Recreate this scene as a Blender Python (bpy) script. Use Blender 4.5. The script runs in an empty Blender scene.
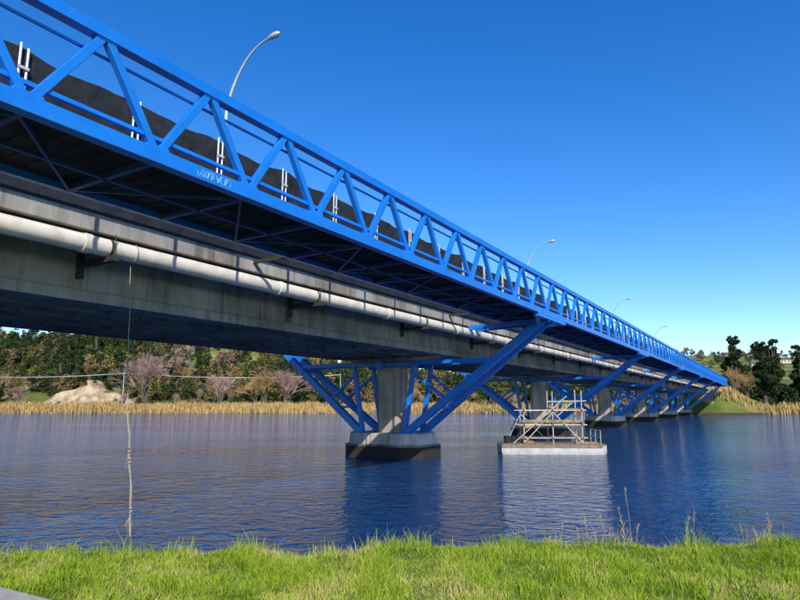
import bpy, math, random
import numpy as np
from mathutils import Vector, noise, Matrix
random.seed(7); np.random.seed(7)
scene=bpy.context.scene
TH=math.radians(31.29); CT,ST=math.cos(TH),math.sin(TH)
CAMH=2.55; GZ=CAMH-1.6
def L(x,y,z=0.0):   # bridge axes (x across, y along, z above eye level) -> world
    return Vector((CT*x+ST*y, -ST*x+CT*y, z+CAMH))
# ------------------------------------------------------------ materials
def new_mat(name):
    m=bpy.data.materials.new(name); m.use_nodes=True
    nt=m.node_tree; b=nt.nodes['Principled BSDF']; return m,nt,b
def N(nt,t,**kw):
    n=nt.nodes.new(t)
    for k,v in kw.items():
        if hasattr(n,k): setattr(n,k,v)
        else: n.inputs[k].default_value=v
    return n
def ramp(nt,stops):
    r=nt.nodes.new('ShaderNodeValToRGB'); e=r.color_ramp.elements
    while len(e)<len(stops): e.new(0.5)
    for i,(p,c) in enumerate(stops):
        e[i].position=p; e[i].color=(c[0],c[1],c[2],1)
    return r
def noisy(name,c1,c2,scale=3,rough=0.8,bump=0.0,bscale=None,metal=0,c3=None,detail=4,spec=0.5):
    m,nt,b=new_mat(name)
    tc=N(nt,'ShaderNodeTexCoord'); src=tc.outputs['Object']
    n=N(nt,'ShaderNodeTexNoise'); n.inputs['Scale'].default_value=scale; n.inputs['Detail'].default_value=detail
    n.inputs['Roughness'].default_value=0.65
    nt.links.new(src,n.inputs['Vector'])
    st=[(0.32,c1),(0.68,c2)] if c3 is None else [(0.3,c1),(0.5,c2),(0.7,c3)]
    r=ramp(nt,st); nt.links.new(n.outputs[0],r.inputs[0]); nt.links.new(r.outputs[0],b.inputs['Base Color'])
    b.inputs['Roughness'].default_value=rough; b.inputs['Metallic'].default_value=metal
    b.inputs['Specular IOR Level'].default_value=spec
    if bump>0:
        n2=N(nt,'ShaderNodeTexNoise'); n2.inputs['Scale'].default_value=bscale or scale*6; n2.inputs['Detail'].default_value=2
        nt.links.new(tc.outputs['Object'],n2.inputs['Vector'])
        bp=N(nt,'ShaderNodeBump'); bp.inputs['Strength'].default_value=1; bp.inputs['Distance'].default_value=bump
        nt.links.new(n2.outputs[0],bp.inputs['Height']); nt.links.new(bp.outputs[0],b.inputs['Normal'])
    return m
M={}
M['blue']=noisy('blue_paint',(0.006,0.16,0.60),(0.012,0.21,0.74),1.3,0.36,0,9,spec=0.5,detail=8)
M['bluedark']=noisy('blue_paint_shaded',(0.008,0.05,0.20),(0.012,0.08,0.30),2.2,0.5)  # same blue, darkened: shade under the walkway put into the colour
M['graf']=noisy('pale_blue_marker',(0.12,0.38,0.78),(0.2,0.46,0.82),9,0.5)
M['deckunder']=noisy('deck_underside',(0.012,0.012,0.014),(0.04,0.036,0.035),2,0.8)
M['mesh']=noisy('black_shade_cloth',(0.013,0.016,0.022),(0.03,0.034,0.042),2.5,0.9,0.04,3,spec=0.2)
M['galv']=noisy('galvanised_steel',(0.45,0.47,0.5),(0.65,0.67,0.7),8,0.45,metal=0.3)
M['pipe']=noisy('cream_pipe',(0.52,0.48,0.40),(0.74,0.71,0.64),1.7,0.5,0.002,20,c3=(0.8,0.78,0.72),detail=7)
M['darksteel']=noisy('dark_steel',(0.02,0.018,0.016),(0.06,0.05,0.045),9,0.7)
M['road']=noisy('asphalt',(0.04,0.04,0.042),(0.065,0.064,0.06),6,0.9,0.004,80)
M['white']=noisy('white_paint',(0.6,0.6,0.58),(0.8,0.8,0.78),4,0.5)
M['hull']=noisy('pontoon_hull_grey',(0.36,0.36,0.34),(0.58,0.57,0.54),2.5,0.7,detail=7)
M['rope']=noisy('rope_fibre',(0.22,0.19,0.14),(0.42,0.38,0.31),30,0.95)
M['wood']=noisy('weathered_timber',(0.16,0.11,0.07),(0.36,0.28,0.19),5,0.85,0.002,30)
M['rust']=noisy('scaffold_steel',(0.36,0.32,0.26),(0.62,0.58,0.5),7,0.55,metal=0.1)
M['orange']=noisy('scaffold_coupler',(0.35,0.10,0.03),(0.5,0.2,0.06),8,0.6)
M['rubber']=noisy('rubber',(0.01,0.01,0.01),(0.025,0.025,0.025),8,0.8)
M['glass']=noisy('dark_glass',(0.01,0.012,0.015),(0.02,0.024,0.03),3,0.08)
M['bark']=noisy('bark',(0.06,0.05,0.04),(0.14,0.12,0.1),4,0.95)
M['twig']=noisy('bare_twigs',(0.30,0.19,0.165),(0.44,0.29,0.25),2,0.95)
M['twig2']=noisy('willow_twigs',(0.32,0.20,0.08),(0.48,0.31,0.13),2,0.95)
M['pathc']=noisy('concrete_path',(0.33,0.31,0.28),(0.45,0.43,0.39),8,0.9,0.004,60)
M['wall1']=noisy('house_weatherboard',(0.40,0.40,0.37),(0.55,0.53,0.48),2,0.8)
M['roof']=noisy('house_roof',(0.10,0.07,0.065),(0.17,0.12,0.11),3,0.8)
def concrete(name,dark,mid,light,weed=None):
    m,nt,b=new_mat(name)
    g=N(nt,'ShaderNodeNewGeometry')
    mp0=N(nt,'ShaderNodeMapping'); mp0.inputs['Rotation'].default_value=(0,0,TH); nt.links.new(g.outputs['Position'],mp0.inputs[0])
    mp=N(nt,'ShaderNodeMapping'); mp.inputs['Scale'].default_value=(2.2,2.2,0.6)
    nt.links.new(mp0.outputs[0],mp.inputs[0])
    n=N(nt,'ShaderNodeTexNoise'); n.inputs['Scale'].default_value=1.0; n.inputs['Detail'].default_value=8; n.inputs['Roughness'].default_value=0.7
    nt.links.new(mp.outputs[0],n.inputs['Vector'])
    r=ramp(nt,[(0.3,dark),(0.5,mid),(0.7,light)]); nt.links.new(n.outputs[0],r.inputs[0])
    n3=N(nt,'ShaderNodeTexNoise'); n3.inputs['Scale'].default_value=0.45; n3.inputs['Detail'].default_value=3
    nt.links.new(g.outputs['Position'],n3.inputs['Vector'])
    r3=ramp(nt,[(0.38,(0.62,0.60,0.57)),(0.6,(1,1,1))]); nt.links.new(n3.outputs[0],r3.inputs[0])
    mx=N(nt,'ShaderNodeMix'); mx.data_type='RGBA'; mx.blend_type='MULTIPLY'; mx.inputs['Factor'].default_value=1
    nt.links.new(r.outputs[0],mx.inputs[6]); nt.links.new(r3.outputs[0],mx.inputs[7])
    out=mx.outputs[2]
    mps=N(nt,'ShaderNodeMapping'); mps.inputs['Scale'].default_value=(4,4,0.12); nt.links.new(mp0.outputs[0],mps.inputs[0])
    ns=N(nt,'ShaderNodeTexNoise'); ns.inputs['Scale'].default_value=1.0; ns.inputs['Detail'].default_value=3; nt.links.new(mps.outputs[0],ns.inputs['Vector'])
    rs_=ramp(nt,[(0.33,(0.45,0.42,0.38)),(0.45,(1,1,1))]); nt.links.new(ns.outputs[0],rs_.inputs[0])
    mxs=N(nt,'ShaderNodeMix'); mxs.data_type='RGBA'; mxs.blend_type='MULTIPLY'; mxs.inputs['Factor'].default_value=0.6
    nt.links.new(out,mxs.inputs[6]); nt.links.new(rs_.outputs[0],mxs.inputs[7]); out=mxs.outputs[2]
    if weed:
        sp=N(nt,'ShaderNodeSeparateXYZ'); nt.links.new(g.outputs['Position'],sp.inputs[0])
        ad=N(nt,'ShaderNodeMath',operation='MULTIPLY_ADD'); ad.inputs[1].default_value=0.25
        nt.links.new(n3.outputs[0],ad.inputs[0]); nt.links.new(sp.outputs[2],ad.inputs[2])
        rr=ramp(nt,[(0.66,(0,0,0)),(0.80,(1,1,1))]); nt.links.new(ad.outputs[0],rr.inputs[0])
        m2=N(nt,'ShaderNodeMix'); m2.data_type='RGBA'
        nt.links.new(rr.outputs[0],m2.inputs['Factor']); m2.inputs[6].default_value=(*weed,1); nt.links.new(out,m2.inputs[7])
        out=m2.outputs[2]
    nt.links.new(out,b.inputs['Base Color']); b.inputs['Roughness'].default_value=0.95; b.inputs['Specular IOR Level'].default_value=0.25
    bp=N(nt,'ShaderNodeBump'); bp.inputs['Strength'].default_value=0.5; bp.inputs['Distance'].default_value=0.02
    nt.links.new(n.outputs[0],bp.inputs['Height']); nt.links.new(bp.outputs[0],b.inputs['Normal'])
    return m
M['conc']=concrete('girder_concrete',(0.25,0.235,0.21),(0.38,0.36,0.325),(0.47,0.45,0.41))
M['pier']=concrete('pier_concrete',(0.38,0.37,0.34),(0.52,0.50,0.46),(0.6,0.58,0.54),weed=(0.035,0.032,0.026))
def foliage(name,stops,rnd=0.5,trans=0.0):
    m,nt,b=new_mat(name)
    oi=N(nt,'ShaderNodeObjectInfo'); g=N(nt,'ShaderNodeNewGeometry')
    r=ramp(nt,stops); nt.links.new(oi.outputs['Random'],r.inputs[0])
    mr=N(nt,'ShaderNodeMapRange'); mr.inputs['To Min'].default_value=1-rnd; mr.inputs['To Max'].default_value=1+rnd
    nt.links.new(g.outputs['Random Per Island'],mr.inputs['Value'])
    mx=N(nt,'ShaderNodeVectorMath',operation='SCALE'); nt.links.new(r.outputs[0],mx.inputs[0]); nt.links.new(mr.outputs[0],mx.inputs['Scale'])
    d=N(nt,'ShaderNodeBsdfDiffuse'); nt.links.new(mx.outputs[0],d.inputs[0])
    if trans>0:
        t=N(nt,'ShaderNodeBsdfTranslucent'); ms=N(nt,'ShaderNodeMixShader'); ms.inputs[0].default_value=trans
        nt.links.new(mx.outputs[0],t.inputs[0])
        nt.links.new(d.outputs[0],ms.inputs[1]); nt.links.new(t.outputs[0],ms.inputs[2])
        nt.links.new(ms.outputs[0],nt.nodes['Material Output'].inputs[0])
    else: nt.links.new(d.outputs[0],nt.nodes['Material Output'].inputs[0])
    nt.nodes.remove(b)
    return m
M['leaf']=foliage('mixed_foliage',[(0.0,(0.035,0.055,0.02)),(0.35,(0.06,0.085,0.026)),(0.6,(0.11,0.12,0.04)),(0.75,(0.19,0.16,0.06)),(0.87,(0.24,0.175,0.085)),(0.95,(0.22,0.15,0.11))])
M['pine']=foliage('pine_foliage',[(0.0,(0.022,0.04,0.016)),(1.0,(0.045,0.065,0.022))])
M['reed']=foliage('dry_reeds',[(0.0,(0.46,0.32,0.13)),(1.0,(0.46,0.32,0.13))],rnd=0.45)
M['dry']=foliage('dry_grass',[(0.0,(0.5,0.38,0.22)),(1.0,(0.5,0.38,0.22))],rnd=0.3,trans=0.3)
def grassmat():
    m,nt,b=new_mat('grass_blades')
    g=N(nt,'ShaderNodeNewGeometry')
    r=ramp(nt,[(0.0,(0.15,0.26,0.02)),(0.4,(0.30,0.44,0.035)),(0.75,(0.46,0.56,0.06)),(0.95,(0.66,0.58,0.22))])
    n=N(nt,'ShaderNodeTexNoise'); n.inputs['Scale'].default_value=1.6; n.inputs['Detail'].default_value=4; nt.links.new(g.outputs['Position'],n.inputs['Vector'])
    a=N(nt,'ShaderNodeMath',operation='MULTIPLY_ADD'); a.inputs[1].default_value=0.6
    nt.links.new(g.outputs['Random Per Island'],a.inputs[0])
    s=N(nt,'ShaderNodeMath',operation='MULTIPLY_ADD'); s.inputs[1].default_value=2.1; s.inputs[2].default_value=-0.82
    nt.links.new(n.outputs[0],s.inputs[0]); nt.links.new(s.outputs[0],a.inputs[2]); nt.links.new(a.outputs[0],r.inputs[0])
    d=N(nt,'ShaderNodeBsdfDiffuse'); t=N(nt,'ShaderNodeBsdfTranslucent'); ms=N(nt,'ShaderNodeMixShader'); ms.inputs[0].default_value=0.35
    nt.links.new(r.outputs[0],d.inputs[0]); nt.links.new(r.outputs[0],t.inputs[0])
    nt.links.new(d.outputs[0],ms.inputs[1]); nt.links.new(t.outputs[0],ms.inputs[2])
    nt.links.new(ms.outputs[0],nt.nodes['Material Output'].inputs[0]); nt.nodes.remove(b); return m
M['grass']=grassmat()
# ------------------------------------------------------------ mesh builder
class B:
    def __init__(s): s.v=[]; s.f=[]; s.mi=[]
    def face(s,pts,mi=0):
        i=len(s.v); s.v+= [tuple(p) for p in pts]; s.f.append(tuple(range(i,i+len(pts)))); s.mi.append(mi)
    def bar(s,p1,p2,w,h,side=None,mi=0):
        p1=Vector(p1);p2=Vector(p2); d=(p2-p1).normalized()
        if side is None:
            side=d.cross(Vector((0,0,1)))
            if side.length<1e-3: side=Vector((1,0,0))
        side=Vector(side); side=(side-d*side.dot(d)).normalized(); up=side.cross(d)
        i=len(s.v)
        for p in (p1,p2):
            for a,b in ((-1,-1),(1,-1),(1,1),(-1,1)):
                s.v.append(tuple(p+side*(a*w/2)+up*(b*h/2)))
        for q in ((0,1,2,3),(7,6,5,4),(0,4,5,1),(1,5,6,2),(2,6,7,3),(3,7,4,0)):
            s.f.append(tuple(i+k for k in q)); s.mi.append(mi)
    def cyl(s,p1,p2,r1,r2=None,n=10,mi=0,caps=True):
        if r2 is None: r2=r1
        p1=Vector(p1);p2=Vector(p2); d=(p2-p1)
        if d.length<1e-6: return
        d.normalize(); a=d.orthogonal().normalized(); b=d.cross(a); i=len(s.v)
        for p,r in ((p1,r1),(p2,r2)):
            for k in range(n):
                t=2*math.pi*k/n; s.v.append(tuple(p+a*(r*math.cos(t))+b*(r*math.sin(t))))
        for k in range(n):
            k2=(k+1)%n; s.f.append((i+k,i+k2,i+n+k2,i+n+k)); s.mi.append(mi)
        if caps:
            s.f.append(tuple(i+k for k in reversed(range(n)))); s.mi.append(mi)
            s.f.append(tuple(i+n+k for k in range(n))); s.mi.append(mi)
    def tube(s,pts,radii,n=10,mi=0,ref=Vector((0.3,0.9,0.2))):
        i=len(s.v); m=len(pts)
        for j,p in enumerate(pts):
            d=(pts[min(j+1,m-1)]-pts[max(j-1,0)]).normalized(); a=(ref-d*ref.dot(d)).normalized(); b=d.cross(a)
            r=radii[j] if hasattr(radii,'__len__') else radii
            for k in range(n):
                t=2*math.pi*k/n; s.v.append(tuple(p+a*(r*math.cos(t))+b*(r*math.sin(t))))
        for j in range(m-1):
            for k in range(n):
                k2=(k+1)%n; s.f.append((i+j*n+k,i+j*n+k2,i+(j+1)*n+k2,i+(j+1)*n+k)); s.mi.append(mi)
    def prism(s,poly,z1,z2,tf=None,poly2=None,mi=0):
        poly2=poly2 or poly; n=len(poly); i=len(s.v); tf=tf or (lambda x,y,z:(x,y,z))
        for x,y in poly: s.v.append(tuple(tf(x,y,z1)))
        for x,y in poly2: s.v.append(tuple(tf(x,y,z2)))
        for k in range(n):
            k2=(k+1)%n; s.f.append((i+k,i+k2,i+n+k2,i+n+k)); s.mi.append(mi)
        s.f.append(tuple(i+k for k in reversed(range(n)))); s.mi.append(mi)
        s.f.append(tuple(i+n+k for k in range(n))); s.mi.append(mi)
    def obj(s,name,mats,parent=None,smooth=False,bevel=0,loc=None):
        me=bpy.data.meshes.new(name); me.from_pydata(s.v,[],s.f)
        for m in mats: me.materials.append(m)
        me.polygons.foreach_set('material_index',s.mi)
        if smooth:
            me.polygons.foreach_set('use_smooth',[True]*len(s.f)); me.update(); me.set_sharp_from_angle(angle=math.radians(50))
        me.update()
        o=bpy.data.objects.new(name,me); scene.collection.objects.link(o)
        if parent: o.parent=parent
        if bevel:
            b=o.modifiers.new('bevel','BEVEL'); b.width=bevel; b.segments=2; b.limit_method='ANGLE'
        return o
def empty(name,loc=(0,0,0)):
    e=bpy.data.objects.new(name,None); e.location=loc; scene.collection.objects.link(e); return e
def npmesh(name,verts,faces_flat,loop_starts,loop_tot,mats,mi=None):
    me=bpy.data.meshes.new(name)
    me.vertices.add(len(verts)); me.vertices.foreach_set('co',verts.astype(np.float32).ravel())
    me.loops.add(len(faces_flat)); me.loops.foreach_set('vertex_index',faces_flat.astype(np.int32))
    me.polygons.add(len(loop_starts)); me.polygons.foreach_set('loop_start',loop_starts.astype(np.int32)); me.polygons.foreach_set('loop_total',loop_tot.astype(np.int32))
    for m in mats: me.materials.append(m)
    if mi is not None: me.polygons.foreach_set('material_index',mi.astype(np.int32))
    me.update(calc_edges=True); me.validate(); return me
# ------------------------------------------------------------ terrain
def sm(t): t=max(0,min(1,t)); return t*t*(3-2*t)
def near_edge(x):
    return 7.3+0.075*max(-9,min(9,x))+0.10*math.sin(1.3*x)+0.06*math.sin(3.1*x+1)+1.1*max(0,-x-8.8)-0.55*max(0,-x-18)
def far_edge(x):
    return 154+3*noise.noise(Vector((x*0.03,0,0)))-13*sm((x-10)/70)-0.04*max(0,x-80)
def hgt(x,y):
    e=near_edge(x); fe=far_edge(x)
    z=-1.4
    if y<e+3:
        t=(y-(e-0.35))/1.5
        z=GZ+0.05*noise.noise(Vector((x*0.7,y*0.7,3)))+0.025*noise.noise(Vector((x*2.5,y*2.5,7)))
        z=z-(z+1.4)*sm(t)
    elif y>fe-4:
        z=-1.4+2.5*sm((y-fe+3)/6)+0.006*max(0,min(120,y-fe))
        z+=33*math.exp(-((y-300)/50)**2)*sm((60-x)/150)*(0.88+0.3*noise.noise(Vector((x*0.012,y*0.012,1))))
        if y<225: z+=(5.5+6*noise.noise(Vector((x*0.14,0,6))))*sm((y-197-3*noise.noise(Vector((x*0.2,3,1))))/4.5)*math.exp(-((x+103)/13)**4)*sm((225-y)/12)
        z+=11*sm((y-210)/120)*sm((x+60)/160)
        z+=(56+20*noise.noise(Vector((x*0.003,y*0.003,4))))*math.exp(-((y-900)/260)**2)*sm((x-80)/300)
        z+=30*sm((y-900)/900)
    lx=CT*x-ST*y; ly=ST*x+CT*y
    z+=max(0,5.0-max(0,z-1.2))*sm((ly-150)/9)*sm(1.0-(abs(lx+16.05)-6)/9)*sm((420-ly)/60) if y>100 else 0
    if y<60: z+=4.6*sm((4.5-ly)/6)*sm(1.0-(abs(lx+16.05)-6)/4)*(1 if lx<-10 else 0)
    return z
def arr(*segs):
    out=[]
    for a,b,s in segs: out+=list(np.arange(a,b,s))
    return out
xs=arr((-4000,-1000,300),(-1000,-300,50),(-300,-140,10),(-140,-70,1.4),(-70,-40,5),(-40,-14,2),(-14,14,0.25),(14,40,2),(40,320,9),(320,1200,60),(1200,4001,350))
ys=arr((-800,-50,150),(-50,0,8),(0,3,1),(3,10,0.2),(10,24,1),(24,132,12),(132,168,1.5),(168,190,4),(190,206,1),(206,226,4),(226,420,8),(420,1500,60),(1500,5001,350))
vs=[(x,y,hgt(x,y)) for y in ys for x in xs]; nx=len(xs); ny=len(ys)
fs=[(j*nx+i,j*nx+i+1,(j+1)*nx+i+1,(j+1)*nx+i) for j in range(ny-1) for i in range(nx-1)]
me=bpy.data.meshes.new('ground'); me.from_pydata(vs,[],fs); me.polygons.foreach_set('use_smooth',[True]*len(fs))
ground=bpy.data.objects.new('ground',me); scene.collection.objects.link(ground)
m,nt,b=new_mat('ground_grass_and_mud')
g=N(nt,'ShaderNodeNewGeometry'); sp=N(nt,'ShaderNodeSeparateXYZ'); nt.links.new(g.outputs['Position'],sp.inputs[0])
n1=N(nt,'ShaderNodeTexNoise'); n1.inputs['Scale'].default_value=0.06; n1.inputs['Detail'].default_value=8; n1.inputs['Roughness'].default_value=0.7; nt.links.new(g.outputs['Position'],n1.inputs['Vector'])
r1=ramp(nt,[(0.35,(0.07,0.11,0.022)),(0.5,(0.15,0.18,0.04)),(0.58,(0.26,0.22,0.10)),(0.68,(0.40,0.31,0.2))]); nt.links.new(n1.outputs[0],r1.inputs[0])
sn=N(nt,'ShaderNodeSeparateXYZ'); nt.links.new(g.outputs['Normal'],sn.inputs[0])
rc=ramp(nt,[(0.84,(1,1,1)),(0.92,(0,0,0))]); nt.links.new(sn.outputs[2],rc.inputs[0])
lt=N(nt,'ShaderNodeMath',operation='LESS_THAN'); lt.inputs[1].default_value=206; nt.links.new(sp.outputs[1],lt.inputs[0])
gt=N(nt,'ShaderNodeMath',operation='GREATER_THAN'); gt.inputs[1].default_value=180; nt.links.new(sp.outputs[1],gt.inputs[0])
mu=N(nt,'ShaderNodeMath',operation='MULTIPLY'); nt.links.new(lt.outputs[0],mu.inputs[0]); nt.links.new(gt.outputs[0],mu.inputs[1])
mu2=N(nt,'ShaderNodeMath',operation='MULTIPLY'); nt.links.new(mu.outputs[0],mu2.inputs[0]); nt.links.new(rc.outputs[0],mu2.inputs[1])
ncl=N(nt,'ShaderNodeTexNoise'); ncl.inputs['Scale'].default_value=0.5; ncl.inputs['Detail'].default_value=6; nt.links.new(g.outputs['Position'],ncl.inputs['Vector'])
rcl=ramp(nt,[(0.35,(0.26,0.18,0.10)),(0.6,(0.52,0.40,0.26))]); nt.links.new(ncl.outputs[0],rcl.inputs[0])
mcl=N(nt,'ShaderNodeMix'); mcl.data_type='RGBA'; nt.links.new(mu2.outputs[0],mcl.inputs['Factor']); nt.links.new(r1.outputs[0],mcl.inputs[6]); nt.links.new(rcl.outputs[0],mcl.inputs[7])
n2=N(nt,'ShaderNodeTexNoise'); n2.inputs['Scale'].default_value=6; n2.inputs['Detail'].default_value=5; nt.links.new(g.outputs['Position'],n2.inputs['Vector'])
r2=ramp(nt,[(0.35,(0.09,0.12,0.02)),(0.65,(0.17,0.24,0.04))]); nt.links.new(n2.outputs[0],r2.inputs[0])
mk=N(nt,'ShaderNodeMapRange'); mk.inputs['From Min'].default_value=60; mk.inputs['From Max'].default_value=100; nt.links.new(sp.outputs[1],mk.inputs['Value'])
mx=N(nt,'ShaderNodeMix'); mx.data_type='RGBA'; nt.links.new(mk.outputs[0],mx.inputs['Factor']); nt.links.new(r2.outputs[0],mx.inputs[6]); nt.links.new(mcl.outputs[2],mx.inputs[7])
mk2=N(nt,'ShaderNodeMapRange'); mk2.inputs['From Min'].default_value=0.2; mk2.inputs['From Max'].default_value=0.6; nt.links.new(sp.outputs[2],mk2.inputs['Value'])
mx2=N(nt,'ShaderNodeMix'); mx2.data_type='RGBA'; nt.links.new(mk2.outputs[0],mx2.inputs['Factor']); mx2.inputs[6].default_value=(0.07,0.055,0.035,1); nt.links.new(mx.outputs[2],mx2.inputs[7])
nt.links.new(mx2.outputs[2],b.inputs['Base Color']); b.inputs['Roughness'].default_value=1; b.inputs['Specular IOR Level'].default_value=0.1
ground.data.materials.append(m)
# water
wb=B(); wb.face([(-4000,-0.5,0),(4000,-0.5,0),(4000,400,0),(-4000,400,0)])
m,nt,b=new_mat('river_water')
g=N(nt,'ShaderNodeNewGeometry')
mp=N(nt,'ShaderNodeMapping'); mp.inputs['Scale'].default_value=(0.85,1.25,1); mp.inputs['Rotation'].default_value=(0,0,0.35); nt.links.new(g.outputs['Position'],mp.inputs[0])
na=N(nt,'ShaderNodeTexNoise'); na.inputs['Scale'].default_value=1.7; na.inputs['Detail'].default_value=4; na.inputs['Roughness'].default_value=0.55; na.inputs['Distortion'].default_value=0.9
nb=N(nt,'ShaderNodeTexNoise'); nb.inputs['Scale'].default_value=6; nb.inputs['Detail'].default_value=2
nc=N(nt,'ShaderNodeTexNoise'); nc.inputs['Scale'].default_value=0.05; nc.inputs['Detail'].default_value=3
for n in (na,nb): nt.links.new(mp.outputs[0],n.inputs['Vector'])
mpc=N(nt,'ShaderNodeMapping'); mpc.inputs['Scale'].default_value=(0.4,2.2,1); nt.links.new(g.outputs['Position'],mpc.inputs[0]); nt.links.new(mpc.outputs[0],nc.inputs['Vector'])
ad=N(nt,'ShaderNodeMath',operation='MULTIPLY_ADD'); ad.inputs[1].default_value=0.2
nt.links.new(nb.outputs[0],ad.inputs[0]); nt.links.new(na.outputs[0],ad.inputs[2])
mr=N(nt,'ShaderNodeMapRange'); mr.inputs['From Min'].default_value=0.38; mr.inputs['From Max'].default_value=0.62; mr.inputs['To Min'].default_value=0.08; mr.inputs['To Max'].default_value=0.22
nt.links.new(nc.outputs[0],mr.inputs['Value'])
bp=N(nt,'ShaderNodeBump'); bp.inputs['Strength'].default_value=1.0; nt.links.new(mr.outputs[0],bp.inputs['Distance']); nt.links.new(ad.outputs[0],bp.inputs['Height']); nt.links.new(bp.outputs[0],b.inputs['Normal'])
b.inputs['Base Color'].default_value=(0.005,0.045,0.15,1); b.inputs['Roughness'].default_value=0.05; b.inputs['IOR'].default_value=1.27
b.inputs['Specular Tint'].default_value=(0.5,0.74,1.0,1)
water=wb.obj('river_water',[m])
# ------------------------------------------------------------ bridge
bridge=empty('river_bridge')
Y0,Y1=-14.0,158.0
PN=1.955; PB=5.61
XC=-16.05
def mir(x,s): return x if s>0 else 2*XC-x
UX=(L(1,0)-L(0,0)); UY=(L(0,1)-L(0,0))
for s,nm in ((1,'near'),(-1,'far')):
    X=mir(-7.9,s); t=B()
    t.bar(L(X,Y0,5.34),L(X,Y1,5.34),0.19,0.19,side=UX)            # top chord
    t.bar(L(X,Y0,3.80),L(X,Y1,3.80),0.20,0.24,side=UX)            # bottom chord
    t.bar(L(X,Y0,4.10),L(X,Y1,4.10),0.07,0.07,side=UX)            # toe rail
    Xi=mir(-8.03,s)
    t.cyl(L(Xi,Y0,5.07),L(Xi,Y1,5.07),0.028,n=8)
    k0=int((Y0-PB)/PN); k1=int((Y1-PB)/PN)
    for k in range(k0,k1):
        yb=PB+k*PN; yt=yb+PN/2
        w=0.125
        t.bar(L(X,yb-0.06,3.92),L(X,yt-PN+0.06,5.25),w,w,side=UX)
        t.bar(L(X,yb+0.06,3.92),L(X,yt-0.06,5.25),w,w,side=UX)
        t.bar(L(X,yb-0.2,3.945),L(X,yb+0.2,3.945),0.15,0.05,side=UX)     # gusset
        t.bar(L(X,yt-0.16,5.235),L(X,yt+0.16,5.235),0.15,0.03,side=UX)
    t.obj('truss_'+nm,[M['blue']],bridge,bevel=0.012)
    # inner balustrade of walkway
    t=B(); Xi=mir(-10.35,s)
    t.bar(L(Xi,Y0,5.05),L(Xi,Y1,5.05),0.07,0.05,side=UX)
    t.bar(L(Xi,Y0,3.80),L(Xi,Y1,3.80),0.12,0.20,side=UX)
    for k in range(k0,k1):
        yb=PB+k*PN; t.bar(L(Xi,yb,3.9),L(Xi,yb,5.03),0.05,0.05,side=UX)
    t.obj('inner_balustrade_'+nm,[M['blue']],bridge)
    # underside framing
    t=B()
    for k in range(k0,k1):
        yb=PB+k*PN
        t.bar(L(mir(-8.0,s),yb,3.74),L(mir(-10.3,s),yb,3.74),0.09,0.11,mi=0)
        if k%6==3: t.bar(L(mir(-10.41,s),yb,3.76),L(mir(-11.58,s),yb,3.76),0.09,0.09,mi=1)  # gap brackets coloured dark in place of shade, else the sun brightens them
        x1,x2=(-8.05,-10.25) if k%2 else (-10.25,-8.05)
        t.bar(L(mir(x1,s),yb,3.715),L(mir(x2,s),yb+PN,3.715),0.05,0.05)
    t.bar(L(mir(-9.2,s),Y0,3.72),L(mir(-9.2,s),Y1,3.72),0.06,0.07,side=UX)
    t.obj('walkway_floor_beams_'+nm,[M['bluedark'],M['darksteel']],bridge)
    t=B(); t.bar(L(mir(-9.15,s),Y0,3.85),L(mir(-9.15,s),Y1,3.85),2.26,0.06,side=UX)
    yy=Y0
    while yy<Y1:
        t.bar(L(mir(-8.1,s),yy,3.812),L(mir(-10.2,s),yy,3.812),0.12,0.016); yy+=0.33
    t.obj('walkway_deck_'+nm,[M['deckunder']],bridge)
# concrete deck
t=B()
def run(poly,mi=0):   # extrude section (x,z) along bridge
    i=len(t.v)
    for y in (Y0,Y1+90):
        for x,z in poly: t.v.append(tuple(L(x,y,z)))
    n=len(poly)
    for k in range(n):
        k2=(k+1)%n; t.f.append((i+k,i+n+k,i+n+k2,i+k2)); t.mi.append(mi)
    t.f.append(tuple(i+k for k in range(n))); t.mi.append(mi); t.f.append(tuple(i+n+k for k in reversed(range(n)))); t.mi.append(mi)
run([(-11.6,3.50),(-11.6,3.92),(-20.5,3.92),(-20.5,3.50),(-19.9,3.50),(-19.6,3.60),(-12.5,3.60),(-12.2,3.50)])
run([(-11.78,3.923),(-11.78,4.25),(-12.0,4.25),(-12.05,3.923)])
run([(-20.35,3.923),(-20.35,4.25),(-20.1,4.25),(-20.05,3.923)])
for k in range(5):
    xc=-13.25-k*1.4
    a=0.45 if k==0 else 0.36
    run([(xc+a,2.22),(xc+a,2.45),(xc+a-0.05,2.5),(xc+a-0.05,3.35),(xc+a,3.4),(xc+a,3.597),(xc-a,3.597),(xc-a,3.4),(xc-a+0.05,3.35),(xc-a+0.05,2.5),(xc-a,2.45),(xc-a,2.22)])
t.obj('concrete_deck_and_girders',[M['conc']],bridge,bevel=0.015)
t=B(); t.bar(L(XC,Y0,3.93),L(XC,Y1+90,3.93),8.0,0.012,side=UX); t.obj('road_surface',[M['road']],bridge)
t=B()
for lx in (-12.4,-19.7): t.bar(L(lx,Y0,3.942),L(lx,Y1+90,3.942),0.1,0.004,side=UX)
y=Y0
while y<Y1+80:
    t.bar(L(XC,y,3.942),L(XC,y+3,3.942),0.1,0.004,side=UX); y+=10
t.obj('road_markings',[M['white']],bridge)
t=B()
piers=[25.7+22.7*k for k in range(6)]
for yp in piers+[14.3]:
    t.bar(L(-12.85,yp,2.95),L(-19.2,yp,2.95),0.4,1.1)
def tfl(x,y,z): return L(x,y,z)
t.prism([(-11.2,1.5),(-11.2,3.9),(-20.9,3.9),(-20.9,1.5)],-4,2.2,tfl)
t.prism([(-11.2,157),(-11.2,160),(-20.9,160),(-20.9,157)],-4,3.45,tfl)
t.obj('diaphragms_and_abutments',[M['conc']],bridge,bevel=0.02)
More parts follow.
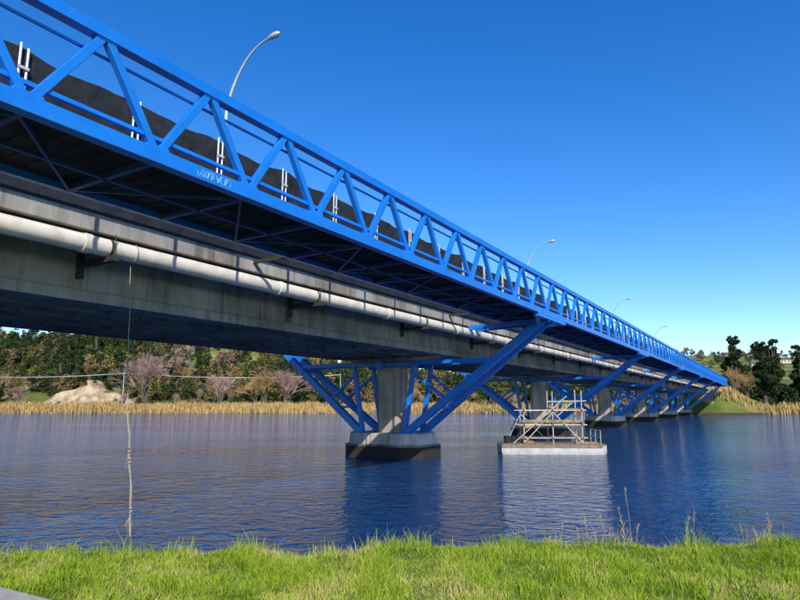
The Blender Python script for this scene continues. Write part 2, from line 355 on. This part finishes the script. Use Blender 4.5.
# piers
for ip,yp in enumerate(piers):
    t=B()
    def octa(a,b,c): return [(XC+x,yp+y) for x,y in ((-a,-b+c),(-a+c,-b),(a-c,-b),(a,-b+c),(a,b-c),(a-c,b),(-a+c,b),(-a,b-c))]
    t.prism(octa(2.2,1.65,0.75),-4.1,-1.95,tfl,mi=0)
    t.prism(octa(2.08,1.5,0.72),-1.949,-1.42,tfl,poly2=octa(2.02,1.45,0.7))
    t.prism(octa(0.66,0.6,0.24),-1.42,1.75,tfl)
    t.prism(octa(0.8,0.5,0.05),1.75,2.22,tfl,poly2=octa(2.9,0.5,0.05))
    t.obj('pier_%d'%ip,[M['pier']],bridge,bevel=0.03)
    t=B()
    for sy in (-1.0,1.0):
        yy=yp+sy*0.85
        for s in (1,-1):
            mx_=lambda x: XC+s*x
            t.bar(L(mx_(1.25),yy,-1.42),L(mx_(7.95),yp+sy*0.33,3.6),0.27,0.33,side=UY)
            t.bar(L(mx_(1.2),yy,-1.40),L(mx_(1.75),yy,1.8),0.2,0.2,side=UY)
            t.bar(L(mx_(0.95),yy,-1.39),L(mx_(1.7),yy,-1.39),0.42,0.08,side=UY)
            t.bar(L(mx_(1.72),yy,1.4),L(mx_(3.3),yp+sy*0.7,0.2),0.13,0.13,side=UY)
        t.bar(L(XC-5.5,yp+sy*0.5,1.93),L(XC+5.5,yp+sy*0.5,1.93),0.17,0.2,side=UY)
        t.bar(L(XC-1.9,yp+sy*0.72,1.85),L(XC+1.9,yp+sy*0.72,1.85),0.16,0.2,side=UY)
        t.cyl(L(XC-0.2,yp+sy*0.8,1.85),L(XC-0.2,yp+sy*0.98,1.85),0.24,n=16)
    for s in (1,-1):
        t.bar(L(XC+s*5.3,yp-.7,1.72),L(XC+s*5.3,yp+.7,1.72),0.14,0.14)
        t.bar(L(XC+s*2.9,yp-.8,-0.2),L(XC+s*2.9,yp+.8,-0.2),0.12,0.12)
        t.bar(L(XC+s*8.15,yp-1.9,3.6),L(XC+s*8.15,yp+1.9,3.6),0.24,0.14)
        t.bar(L(XC+s*8.2,yp-0.35,3.55),L(XC+s*3.6,yp-0.35,3.4),0.16,0.2)
        t.bar(L(XC+s*8.2,yp+0.35,3.55),L(XC+s*3.6,yp+0.35,3.4),0.16,0.2)
        for q in (-0.35,0.35):
            t.bar(L(XC+s*7.7,yp+q,3.35),L(XC+s*8.1,yp+q*4.5,3.58),0.2,0.1)
    t.obj('strut_frame_%d'%ip,[M['blue']],bridge,bevel=0.012)
# graffiti scrawl on chord
cu=bpy.data.curves.new('graffiti','CURVE'); cu.dimensions='3D'; cu.bevel_depth=0.006
rg=random.Random(12)
for q in range(7):
    spn=cu.splines.new('POLY'); pts=[]
    y0=6.40+q*0.095; nn=16; ph=rg.uniform(0,6); fr=rg.uniform(1.0,2.2)
    for k in range(nn):
        a=k/nn*rg.uniform(5.7,6.3)
        pts.append(L(-7.797,y0+rg.uniform(.045,.06)*math.cos(a+ph)+0.004*k,3.80+0.07*math.sin(a*fr+ph)))
    spn.points.add(len(pts)-1)
    for i,p in enumerate(pts): spn.points[i].co=(*p,1)
cu.materials.append(M['graf']); o=bpy.data.objects.new('graffiti',cu); scene.collection.objects.link(o); o.parent=bridge
# ------------------------------------------------------------ pipe
pipe=empty('water_pipe')
PX,PZ,PR=-11.8,3.26,0.195
t=B(); t.cyl(L(PX,Y0,PZ),L(PX,Y1,PZ),PR,n=28,caps=True)
t.obj('pipe_run',[M['pipe']],pipe,smooth=True)
t=B(); y=1.0
while y<Y1:
    t.cyl(L(PX,y,PZ),L(PX,y+0.16,PZ),PR+0.02,n=28); y+=5.8
t.obj('pipe_collars',[M['pipe']],pipe,smooth=True)
t=B(); y=7.4
while y<Y1:
    t.bar(L(-11.5,y,PZ-PR-0.06),L(-12.83,y,PZ-PR-0.06),0.12,0.12)
    t.bar(L(-12.78,y,2.7),L(-12.78,y,3.3),0.16,0.05)
    t.cyl(L(PX,y-0.03,PZ),L(PX,y+0.03,PZ),PR+0.012,n=24)
    t.cyl(L(-11.55,y,PZ-PR),L(-11.55,y,3.52),0.012,n=6)
    y+=6.9
t.obj('pipe_brackets',[M['darksteel']],pipe)
# ------------------------------------------------------------ mesh fence
fence=empty('construction_fence')
ysf=np.arange(Y0,Y1,0.2); v=[];f=[]
nz=9; FX=-11.74
for i,y in enumerate(ysf):
    for j in range(nz):
        ph=((y-5.2)/2.44)%1.0
        z=3.98+j*(2.78/(nz-1)); sag=-0.09*math.sin(math.pi*ph)+0.05*noise.noise(Vector((y*1.7,0,0))) if j==nz-1 else 0
        bul=0.0 if j<2 else 1.0
        p=L(FX+0.02+bul*(0.10*noise.noise(Vector((y*0.8,z*1.3,0)))+0.06*noise.noise(Vector((y*2.3,z*2.5,4)))),y,z+sag); v.append(tuple(p))
for i in range(len(ysf)-1):
    for j in range(nz-1): f.append((i*nz+j,(i+1)*nz+j,(i+1)*nz+j+1,i*nz+j+1))
me=bpy.data.meshes.new('shade_cloth'); me.from_pydata(v,[],f); me.materials.append(M['mesh']); me.polygons.foreach_set('use_smooth',[True]*len(f))
o=bpy.data.objects.new('shade_cloth',me); scene.collection.objects.link(o); o.parent=fence
t=B(); y=5.2-2.44*7
while y<Y1:
    t.cyl(L(-11.635,y,3.925),L(-11.635,y,6.80),0.026,n=8); t.cyl(L(-11.635,y+0.14,3.925),L(-11.635,y+0.14,6.74),0.026,n=8)
    for z in (4.6,5.7,6.3): t.bar(L(-11.60,y-0.03,z),L(-11.60,y+0.17,z),0.03,0.06,side=UX)
    y+=2.44
t.obj('fence_posts',[M['galv']],fence)
t=B(); t.bar(L(-11.58,Y0,4.15),L(-11.58,Y1,4.15),0.02,0.56,side=UX); t.obj('added_dark_strip',[M['mesh']],fence)  # added dark strip: hides post feet, makes the gap read as shade
# ------------------------------------------------------------ street lamps
for i,yl in enumerate((-20.5,17.9,58.2,98,138)):
    e=empty('street_lamp' if i==0 else 'street_lamp.%03d'%i)
    t=B(); base=L(-20.25,yl,3.92)
    t.cyl(base,base+Vector((0,0,0.8)),0.13,0.12,n=12)
    pts=[L(-20.25,yl,4.7+k*8.5/6) for k in range(7)]
    for k in range(1,15):
        a=k/14; pts.append(L(-20.25+2.4*a**1.45,yl,13.2+2.9*math.sin(a*math.pi/2*0.95)))
    rad=[0.1-0.004*min(k,6)-0.0025*max(0,k-6) for k in range(len(pts))]
    t.tube(pts,rad,n=12,ref=UY)
    t.obj('pole_and_arm',[M['galv']],e,smooth=True)
    t=B(); a=pts[-1]; d=(UX*0.98+Vector((0,0,0.10))).normalized()
    hp=[a+d*q for q in (-0.05,0.1,0.25,0.5,0.68,0.76)]
    t.tube(hp,[0.045,0.07,0.12,0.145,0.1,0.02],n=14,ref=UY)
    ho=t.obj('lamp_head',[M['galv']],e,smooth=True)
# ------------------------------------------------------------ rope (swung a little toward the bank by the breeze)
rp=empty('hanging_rope')
t=B(); RX,RY=-11.85,7.98
ZB=-2.52
top=L(RX,RY,PZ-0.2); pts=[]
for k in range(80):
    u=k/79; wv=0.008*math.sin(k*0.5)+0.02*math.sin(k*0.12)
    pts.append(top+Vector((0.80*u**1.3+wv,-0.85*u**1.3+0.008*math.cos(k*.6),-u*(PZ-0.2-ZB))))
t.tube(pts,[0.010 if k<44 else 0.015 for k in range(80)],n=7,ref=UX)
pts2=[p+UX*0.03*math.sin(i*0.35) for i,p in enumerate(pts[46:])]
t.tube(pts2,0.012,n=6,ref=UX)
for ki in (40,57,60,73):
    p=pts[ki]
    hel=[p+Vector((0.026*math.cos(a),0.026*math.sin(a),0.012*a-0.06)) for a in np.linspace(0,4*math.pi,22)]
    t.tube(hel,0.014,n=6,ref=Vector((0,0,1)))
for q in range(16):
    p=pts[-6]; t.cyl(p,p+Vector((random.uniform(-.08,.08),random.uniform(-.06,.06),-random.uniform(.1,.4))),0.005,n=4)
for q in range(9):
    p=pts[-22]; t.cyl(p,p+Vector((random.uniform(-.07,.07),random.uniform(-.05,.05),-random.uniform(.1,.3))),0.005,n=4)
t.tube([L(RX+0.05+(PR+0.015)*math.cos(a),RY,PZ+(PR+0.015)*math.sin(a)) for a in np.linspace(0,2*math.pi,24)],0.012,n=6,ref=UY)
t.obj('rope_strands',[M['rope']],rp,smooth=True)
# ------------------------------------------------------------ pontoon with scaffold
pon=empty('work_pontoon',(7.75,32.0,0)); pon.rotation_euler=(0,0,math.radians(-3)); pon.scale=(0.92,0.92,0.92)
t=B(); 
hull=[(-2.8,-1.2),(2.7,-1.2),(2.95,-0.9),(2.95,0.95),(2.7,1.2),(-2.8,1.2)]
hull0=[(-2.6,-1.15),(2.6,-1.15),(2.8,-0.85),(2.8,0.9),(2.6,1.15),(-2.6,1.15)]
t.prism(hull0,-0.3,0.1,poly2=hull)
t.prism(hull,0.1,0.50)
for x in (-1.4,0.0,1.4): t.bar((x,-1.205,0.12),(x,-1.205,0.40),0.04,0.03,side=(1,0,0))
t.obj('hull',[M['hull']],pon,bevel=0.03)
t=B()
for k in range(19):
    x=-2.75+k*0.295; t.bar((x+0.13,-1.24,0.53),(x+0.13,1.24,0.53),0.27,0.05)
t.bar((-2.8,-1.235,0.44),(2.65,-1.235,0.44),0.045,0.1)
t.bar((-1.2,-0.5,0.62),(-1.2,0.6,0.62),0.5,0.12); t.bar((1.3,-.7,.61),(2.5,-.6,.61),.25,.1); t.bar((1.35,-.35,.61),(2.5,-.5,.61),.22,.06)
t.obj('timber_deck',[M['wood']],pon)
t=B()
xsn=(-1.5,0.1,1.7); ysn=(-0.75,0.75); rr_=random.Random(5)
for x in xsn:
    for y in ysn:
        hh=3.2+0.35*rr_.random() if x>-1 else 2.3
        t.cyl((x,y,0.56),(x+0.03,y,hh),0.034,n=8)
for z in (0.85,1.55,2.35):
    for y in ysn: t.cyl((-1.8,y+0.04,z),(2.0,y+0.04,z+0.02),0.03,n=8)
    for x in xsn: t.cyl((x+.05,-1.0,z+.07),(x+.05,1.0,z+.07),0.03,n=8)
t.cyl((0.0,-0.72,2.85),(2.0,-0.72,2.88),0.03,n=8); t.cyl((0.1,0.78,2.85),(1.9,0.78,2.85),0.03,n=8)
t.cyl((-1.5,-0.82,0.6),(0.1,-0.82,2.25),0.03,n=8); t.cyl((0.1,-0.82,2.3),(1.7,-0.82,0.6),0.03,n=8)
t.cyl((-1.5,0.82,2.2),(0.1,0.82,0.6),0.03,n=8); t.cyl((0.1,0.82,1.5),(1.7,0.82,2.9),0.03,n=8)
t.cyl((-2.1,-1.0,0.6),(0.9,-0.9,3.15),0.026,n=8); t.cyl((-2.4,-.3,.6),(-1.4,-.4,2.6),0.022,n=8)
for x in (2.6,):
    for y in (-1.05,0,1.05): t.cyl((x,y,0.5),(x,y,1.3),0.022,n=6)
    for z in (0.9,1.28): t.cyl((x,-1.05,z),(x,1.05,z),0.02,n=6)
t.obj('scaffold_tubes',[M['rust']],pon)
t=B()
for y in (-0.5,-0.2,0.1,0.4): t.bar((-1.7,y,1.66),(1.9,y,1.665),0.24,0.045)
for y in (-0.4,0.0): t.bar((0.0,y,2.46),(1.9,y,2.47),0.24,0.045)
t.bar((-1.6,-0.87,1.78),(1.8,-0.87,1.78),0.03,0.16)
t.obj('scaffold_planks',[M['wood']],pon)
t=B()
for x in xsn:
    for y in ysn:
        for z in (0.85,1.55,2.35): t.bar((x-0.05,y,z),(x+0.07,y,z),0.10,0.09)
t.obj('couplers',[M['orange']],pon)
t=B()
t.cyl((-2.35,-0.3,0.56),(-2.35,-0.3,0.95),0.2,0.22,n=16); t.cyl((-1.95,0.3,0.56),(-1.95,0.3,0.9),0.17,0.19,n=16)
t.obj('drums',[M['rubber']],pon,smooth=False)
# ------------------------------------------------------------ vegetation
def leaf_quads(centers,radii,n,size,rs,squash=0.8):
    ci=rs.choice(len(centers),n,p=(radii**2)/np.sum(radii**2))
    d=rs.normal(size=(n,3)); d/=np.linalg.norm(d,axis=1)[:,None]
    rr=radii[ci]*rs.uniform(0.45,1.0,n)**0.6
    p=centers[ci]+d*rr[:,None]*np.array([1,1,squash])
    a=rs.normal(size=(n,3)); a/=np.linalg.norm(a,axis=1)[:,None]
    b=np.cross(a,rs.normal(size=(n,3))); b/=np.linalg.norm(b,axis=1)[:,None]
    s=size*rs.uniform(0.5,1.2,n)[:,None]
    return np.stack([p-a*s-b*s*0.5,p+a*s-b*s*0.4,p+a*s*0.7+b*s*0.6,p-a*s*0.8+b*s*0.5],axis=1)
def tree_mesh(name,h,w,n,size,seed,mat,kind='round'):
    rs=np.random.RandomState(seed); t=B(); cs=[];rad=[]
    t.cyl((0,0,-0.5),(0.1,0,h*0.55),h*0.03,h*0.012,n=7,mi=0)
    nc=22 if kind=='round' else 34
    for k in range(nc):
        if kind=='round':
            a=rs.uniform(0,6.28); u=rs.uniform(0.22,0.92); r=w*0.5*math.sin(math.pi*min(1,(u*0.85+0.12)))*rs.uniform(0.3,1)
            c=(r*math.cos(a),r*math.sin(a),h*u); q=rs.uniform(0.09,0.2)*h*0.8
        elif kind=='poplar':
            a=rs.uniform(0,6.28); u=rs.uniform(0.1,0.97); r=w*0.3*math.sin(math.pi*min(1,u*0.8+0.15))*rs.uniform(0.1,1)
            c=(r*math.cos(a),r*math.sin(a),h*u); q=h*0.07*rs.uniform(.7,1.3)
        else:
            a=rs.uniform(0,6.28); u=rs.uniform(0.08,0.97); r=w*0.5*(1.05-u)**0.7*rs.uniform(0.2,1)
            c=(r*math.cos(a),r*math.sin(a),h*u); q=h*0.085*(1.35-u)*rs.uniform(.8,1.3)
        cs.append(c);rad.append(q); t.cyl((0,0,h*max(0.1,u-0.2)*0.8),c,h*0.008,h*0.003,n=5,mi=0)
    Q=leaf_quads(np.array(cs),np.array(rad),n,size,rs)
    i=len(t.v)
    t.v+=[tuple(p) for p in Q.reshape(-1,3)]
    t.f+=[(i+4*k,i+4*k+1,i+4*k+2,i+4*k+3) for k in range(n)]; t.mi+=[1]*n
    me=bpy.data.meshes.new(name); me.from_pydata(t.v,[],t.f); me.materials.append(M['bark']); me.materials.append(mat)
    me.polygons.foreach_set('material_index',t.mi); me.update(); return me
def place(me,name,x,y,s,parent=None,dz=0):
    o=bpy.data.objects.new(name,me); o.location=(x,y,hgt(x,y)-0.2+dz); o.rotation_euler=(0,0,random.uniform(0,6.28)); o.scale=(s*random.uniform(.85,1.2),s*random.uniform(.85,1.2),s)
    scene.collection.objects.link(o)
    if parent: o.parent=parent
    return o
rounds=[tree_mesh('broadleaf_%d'%i,9,8,1300,0.30,20+i,M['leaf']) for i in range(4)]
pops=[tree_mesh('poplar_0',13,5,1100,0.30,60,M['leaf'],'poplar')]
pinesv=[tree_mesh('conifer_%d'%i,12,6,1300,0.30,40+i,M['pine'],'cone') for i in range(2)]
# bare trees
def bare_mesh(name,h,seed,mat,droop=0.0,spread=0.5,twn=3,md=5):
    rd=random.Random(seed); t=B()
    def rec(p,d,l,r,dep):
        q=p+d*l; t.cyl(p,q,r,r*0.65,n=5 if dep<3 else 3,caps=False,mi=0 if dep<2 else 1)
        if dep>=md: return
        nb=3 if dep<4 else twn
        for k in range(nb):
            nd=(d+Vector((rd.uniform(-1,1),rd.uniform(-1,1),rd.uniform(-0.5,0.7)-droop*dep*0.25))*spread*(1+0.15*dep)).normalized()
            rec(p+d*l*rd.uniform(0.55,1.0),nd,l*rd.uniform(0.62,0.85),max(0.022,r*0.55),dep+1)
    for k in range(3):
        rec(Vector((0,0,-0.3)),Vector((rd.uniform(-.3,.3),rd.uniform(-.3,.3),1)).normalized(),h*0.27,h*0.022,0)
    me=bpy.data.meshes.new(name); me.from_pydata(t.v,[],t.f); me.materials.append(M['bark']); me.materials.append(mat)
    me.polygons.foreach_set('material_index',t.mi); me.update(); return me
b1=bare_mesh('bare_a',14,3,M['twig'],twn=7); b2=bare_mesh('bare_b',13,5,M['twig'],twn=6); w1=bare_mesh('willow_a',13,9,M['twig2'],droop=0.4,twn=5)
b3=bare_mesh('bare_c',12,15,M['twig'],twn=4,md=4); w2=bare_mesh('willow_b',12,19,M['twig2'],twn=4,md=4)
wood=empty('hillside_woodland')
def inbridge(x,y):
    lx=CT*x-ST*y; return abs(lx+16.05)<13
def clay(x,y): return abs(x+100)<13 and 176<y<203
for k in range(1500):
    x=random.uniform(-290,70); y=random.uniform(203,322)
    if inbridge(x,y) or clay(x,y): continue
    if y<228 and noise.noise(Vector((x*0.03,y*0.03,9)))<-0.25: continue
    cl=noise.noise(Vector((x*0.02,y*0.02,2)))
    u=random.random()
    if cl>0.08: me=random.choice(pinesv if u<0.6 else rounds)
    elif cl<-0.2 and u<0.3: me=random.choice([b3,w2])
    else: me=random.choice(rounds if u<0.78 else (pops if u<0.86 else pinesv))
    place(me,'tree',x,y,random.uniform(0.5,1.25),wood)
shore=empty('riverside_scrub')
for k in range(190):
    x=random.uniform(-320,60); y=random.uniform(168,203)
    if inbridge(x,y) or clay(x,y): continue
    u=random.random()
    place(random.choice(rounds) if u<0.75 else random.choice([b3,w2]),'bush',x,y,random.uniform(0.12,0.42) if u<0.75 else random.uniform(.3,.6),shore)
for k in range(26):
    x=random.uniform(-118,-86); y=random.uniform(184,206); place(random.choice(rounds),'bush',x,y,random.uniform(0.1,0.26),shore)
for k in range(190):
    x=random.uniform(55,330); y=random.uniform(165,330)
    if inbridge(x,y): continue
    u=random.random()
    place(random.choice(rounds+pinesv) if u<.8 else random.choice([b3,w2]),'bush',x,y,random.uniform(0.3,0.85) if y>205 else random.uniform(0.12,0.35),shore)
dist=empty('distant_tree_cover')
for k in range(420):
    y=random.uniform(450,960); x=random.uniform(-0.15*y,0.95*y)
    place(random.choice(rounds),'tree',x,y,random.uniform(0.9,1.6),dist)
big=[tree_mesh('pine_%d'%i,22,14,8000,0.42,70+i,M['pine'],'cone') for i in range(2)]
for i,(px,py,sc) in enumerate(((113,188,0.95),(119,192,1.0),(108,194,0.86),(125,188,0.9),(131,196,0.75))):
    place(big[i%2],'pine_tree' if i==0 else 'pine_tree.%03d'%i,px,py,sc)
bl=[(b1,-74,178,1.5),(b2,-53,178,1.05),(w1,-40,181,1.25),(b1,-36,188,1.1),(w1,-47,198,1.0),(b2,-118,188,.7),(w1,97,176,0.75),(w1,103,180,0.85),(b2,90,182,0.6),(w1,3,190,0.8),(w1,20,186,0.7)]
for i,(me_,x,y,s) in enumerate(bl): place(me_,'bare_tree' if i==0 else 'bare_tree.%03d'%i,x,y,s)
def onpath(x,y): return y<5.50-(x+3.43)*0.54
def blades(n,xf,hr,wr,lean,mat,name,seed=1,zoff=0,tuft=False):
    rs=np.random.RandomState(seed); P=np.zeros((n,3)); hm=np.ones(n); c=0
    while c<n:
        x,y=xf(rs)
        if onpath(x,y) and x<-2.3 and y<12: continue
        z=hgt(x,y)
        if z<-0.6: continue
        P[c]=(x,y,z+zoff)
        if tuft: hm[c]=max(0.35,1+1.6*noise.noise(Vector((x*2.2,y*2.2,5)))+1.0*noise.noise(Vector((x*6,y*6,2))))
        elif y>100: hm[c]=max(0.5,1+0.7*noise.noise(Vector((x*0.15,y*0.3,5)))+0.4*noise.noise(Vector((x*0.6,y*0.3,5))))
        c+=1
    h=rs.uniform(hr[0],hr[1],n)*hm; w=rs.uniform(wr[0],wr[1],n); a=rs.uniform(0,6.28,n); l=rs.uniform(0,lean,n)*h; a2=rs.uniform(0,6.28,n)
    sx=np.stack([np.cos(a),np.sin(a),0*a],1)*w[:,None]/2; ln=np.stack([np.cos(a2),np.sin(a2),0*a],1)*l[:,None]; up=np.stack([0*h,0*h,h],1)
    V=np.stack([P-sx,P+sx,P+up*0.55+ln*0.35+sx*0.8,P+up*0.55+ln*0.35-sx*0.8,P+up*0.95+ln],1)
    V=V.reshape(-1,3); base=np.arange(n)*5
    fl=np.stack([base,base+1,base+2,base+3,base+3,base+2,base+4],1).ravel()
    ls=np.stack([np.arange(n)*7,np.arange(n)*7+4],1).ravel(); lt=np.tile([4,3],n)
    me=npmesh(name,V,fl,ls,lt,[mat]); o=bpy.data.objects.new(name,me); scene.collection.objects.link(o); return o
def rf(rs):
    x=rs.uniform(-150,150)
    if x>20 and rs.uniform()<0.55: x=rs.uniform(-150,20)
    d=rs.uniform(-1.8,7.5)+1.5*math.sin(x*0.13)
    return x,far_edge(x)+d
blades(32000,rf,(0.8,1.9),(0.10,0.22),0.3,M['reed'],'reed_bed',seed=3)
def gf(rs):
    while True:
        y=rs.uniform(3.9,9.0); x=rs.uniform(-0.78*y-0.4,0.78*y+0.4)
        if y<near_edge(x)+0.55: return x,y
blades(115000,gf,(0.03,0.085),(0.004,0.008),1.1,M['grass'],'grass',seed=5,tuft=True)
def ef(rs):
    x=rs.uniform(-8.5,8.5); 
    return x,near_edge(x)+rs.uniform(-0.35,0.4)
blades(9000,ef,(0.05,0.17),(0.005,0.009),0.8,M['grass'],'long_edge_grass',seed=6,tuft=True)
def df(rs):
    cx=rs.choice([2.35,2.55,2.8,4.2,4.35,2.0],p=[.25,.25,.15,.2,.1,.05]); x=cx+rs.normal()*0.16; return x,near_edge(x)+rs.uniform(-0.15,0.35)
blades(1300,df,(0.12,0.40),(0.003,0.007),0.6,M['dry'],'dry_grass_tuft',seed=8)
def df2(rs):
    x=rs.uniform(-5,7); y=rs.uniform(5,7.5); return x,y
blades(2500,df2,(0.03,0.09),(0.004,0.007),2.0,M['dry'],'dead_grass_litter',seed=9)
wd=B(); rd=random.Random(4)
for k in range(46):
    x=rd.choice([2.35,2.5,2.6,2.75,4.25,4.4,2.0,1.6,3.4])+rd.gauss(0,0.1); y=near_edge(x)+rd.uniform(-0.1,0.2); z=hgt(x,y)
    h=rd.uniform(0.25,0.6) if k%9 else 0.8; dx=rd.uniform(-.14,.14); dy=rd.uniform(-.1,.1)
    p0=Vector((x,y,z)); p1=p0+Vector((dx*.4,dy*.4,h*.6)); p2=p0+Vector((dx,dy,h))
    wd.cyl(p0,p1,0.0035,0.003,n=4); wd.cyl(p1,p2,0.003,0.002,n=4)
    for q in range(7):
        c=p1.lerp(p2,0.35+0.09*q); wd.cyl(c,c+Vector((rd.uniform(-.03,.03),rd.uniform(-.03,.03),rd.uniform(.02,.05))),0.005,0.001,n=4)
wd.obj('seeding_weeds',[M['dry']])
# footpath corner
t=B(); zz=GZ+0.045
pl=lambda x: 5.50-(x+3.43)*0.54
t.prism([(-2.3,pl(-2.3)),(-4,pl(-4)),(-8,pl(-8)),(-12,pl(-12)),(-12.5,pl(-12.5)-1.6),(-8,pl(-8)-1.6),(-2.3,3.3),(2,1.2),(2.5,2.2)],GZ-0.15,zz); t.obj('footpath',[M['pathc']],bevel=0.01)
# ------------------------------------------------------------ cars on the far bank
def car(i,x,y,rot,col):
    e=empty('parked_car' if i==0 else 'parked_car.%03d'%i,(x,y,hgt(x,y)+0.02)); e.rotation_euler=(0,0,rot)
    cm=noisy('car_paint_%d'%i,col,tuple(c*1.15 for c in col),2,0.3)
    t=B()
    prof=[(-2.15,0.35),(-2.2,0.75),(-2.05,0.92),(-1.2,0.98),(1.2,0.96),(2.0,0.85),(2.2,0.6),(2.15,0.33)]
    def ext(prof,w,mi,w2=None):
        w2=w2 or w; n=len(prof); k=len(t.v)
        for s_ in (-1,1):
            for (px_,pz_) in prof: t.v.append((px_,s_*(w if pz_<1.05 else w2),pz_))
        for q in range(n):
            q2=(q+1)%n; t.f.append((k+q,k+q2,k+n+q2,k+n+q)); t.mi.append(mi)
        t.f.append(tuple(k+q for q in reversed(range(n)))); t.mi.append(mi); t.f.append(tuple(k+n+q for q in range(n))); t.mi.append(mi)
    ext(prof,0.86,0); ext([(-1.75,0.95),(-1.3,1.38),(0.25,1.4),(1.05,0.95)],0.8,1,0.66); ext([(-1.32,1.385),(-1.2,1.45),(0.2,1.46),(0.3,1.4)],0.68,0)
    for wx in (-1.35,1.4):
        for s_ in (-1,1): t.cyl((wx,s_*0.7,0.32),(wx,s_*0.9,0.32),0.33,n=16,mi=2)
    t.obj('body',[cm,M['glass'],M['rubber']],e,bevel=0.03)
car(0,-111,167,0.1,(0.03,0.12,0.45)); car(1,-104,168,0.2,(0.6,0.6,0.6)); car(2,22,176,0.3,(0.08,0.08,0.1)); car(3,-88,174,0,(0.45,0.45,0.44))
# utility poles with wires
up=empty('power_line'); t=B(); pp=[]
for x,y in ((-220,196),(-150,190),(-84,184),(-20,203)):
    z=hgt(x,y); t.cyl((x,y,z-0.5),(x,y,z+10.5),0.16,0.11,n=8); t.bar((x,y-1.1,z+10),(x,y+1.1,z+10),0.12,0.12); pp.append(Vector((x,y,z+10.1)))
for a,b_ in zip(pp[:-1],pp[1:]):
    for oy in (-1,0,1):
        q=[a.lerp(b_,k/12)+Vector((0,oy,-1.2*4*(k/12)*(1-k/12))) for k in range(13)]
        for u,v_ in zip(q[:-1],q[1:]): t.cyl(u,v_,0.035,n=4,caps=False)
t.obj('poles_and_wires',[M['galv']],up)
e=empty('bank_light_pole'); t=B(); x,y=112,160; z=hgt(x,y); t.cyl((x,y,z),(x,y,z+6.5),0.12,0.08,n=8); t.bar((x-0.6,y,z+6.5),(x+0.9,y,z+6.6),0.25,0.2); t.obj('pole',[M['white']],e)
rd=random.Random(2)
hl=[(rd.uniform(270,500),rd.uniform(520,800),1) for i in range(8)]+[(rd.uniform(98,128),rd.uniform(205,225),.7) for i in range(4)]+[(-62,232,.6),(-34,216,.55)]
for i,(x,y,sc) in enumerate(hl):
    z=hgt(x,y)
    e=empty('house' if i==0 else 'house.%03d'%i,(x,y,z)); e.rotation_euler=(0,0,rd.uniform(-.6,.6)); t=B(); e.scale=(sc,sc,sc)
    t.prism([(-7,-4.5),(7,-4.5),(7,4.5),(-7,4.5)],-2,3.4,mi=0)
    k=len(t.v); t.v+=[(-7.6,-5.1,3.3),(7.6,-5.1,3.3),(7.6,5.1,3.3),(-7.6,5.1,3.3),(-7.6,0,6.2),(7.6,0,6.2)]
    t.f+=[(k,k+1,k+5,k+4),(k+2,k+3,k+4,k+5),(k,k+4,k+3),(k+1,k+2,k+5),(k,k+3,k+2,k+1)]; t.mi+=[1]*5
    for wx in (-5,-1.5,3.5): t.prism([(wx,-4.54),(wx+1.8,-4.54),(wx+1.8,-4.5),(wx,-4.5)],1,2.4,mi=2)
    t.obj('walls_roof_windows',[M['wall1'],M['roof'],M['glass']],e)
# ------------------------------------------------------------ light
EL=math.radians(33); AZ=math.radians(169)   # clockwise from +Y
sd=Vector((math.sin(AZ)*math.cos(EL),math.cos(AZ)*math.cos(EL),math.sin(EL)))
w=bpy.data.worlds.new('World'); scene.world=w; w.use_nodes=True; nt=w.node_tree
sk=N(nt,'ShaderNodeTexSky'); sk.sky_type='NISHITA'; sk.sun_disc=False; sk.sun_elevation=EL; sk.sun_rotation=AZ; sk.air_density=1.0; sk.dust_density=0.3; sk.ozone_density=4.0
hs=N(nt,'ShaderNodeHueSaturation'); hs.inputs['Saturation'].default_value=1.33; hs.inputs['Value'].default_value=1.6; hs.inputs['Hue'].default_value=0.511
nt.links.new(sk.outputs[0],hs.inputs['Color']); nt.links.new(hs.outputs[0],nt.nodes['Background'].inputs[0]); nt.nodes['Background'].inputs[1].default_value=0.13
ld=bpy.data.lights.new('sun','SUN'); ld.energy=4.9; ld.angle=math.radians(0.5); ld.color=(1,0.92,0.79)
lo=bpy.data.objects.new('sun',ld); lo.rotation_euler=sd.to_track_quat('Z','Y').to_euler(); scene.collection.objects.link(lo)
cd=bpy.data.cameras.new('camera'); cd.sensor_width=36; cd.lens=27.0; cd.clip_end=20000; cd.clip_start=0.1
co=bpy.data.objects.new('camera',cd); co.location=(0,0,CAMH); co.rotation_euler=(math.radians(90+9.74),0,0); scene.collection.objects.link(co); scene.camera=co
scene.view_settings.view_transform='Standard'; scene.view_settings.look='None'; scene.view_settings.exposure=0
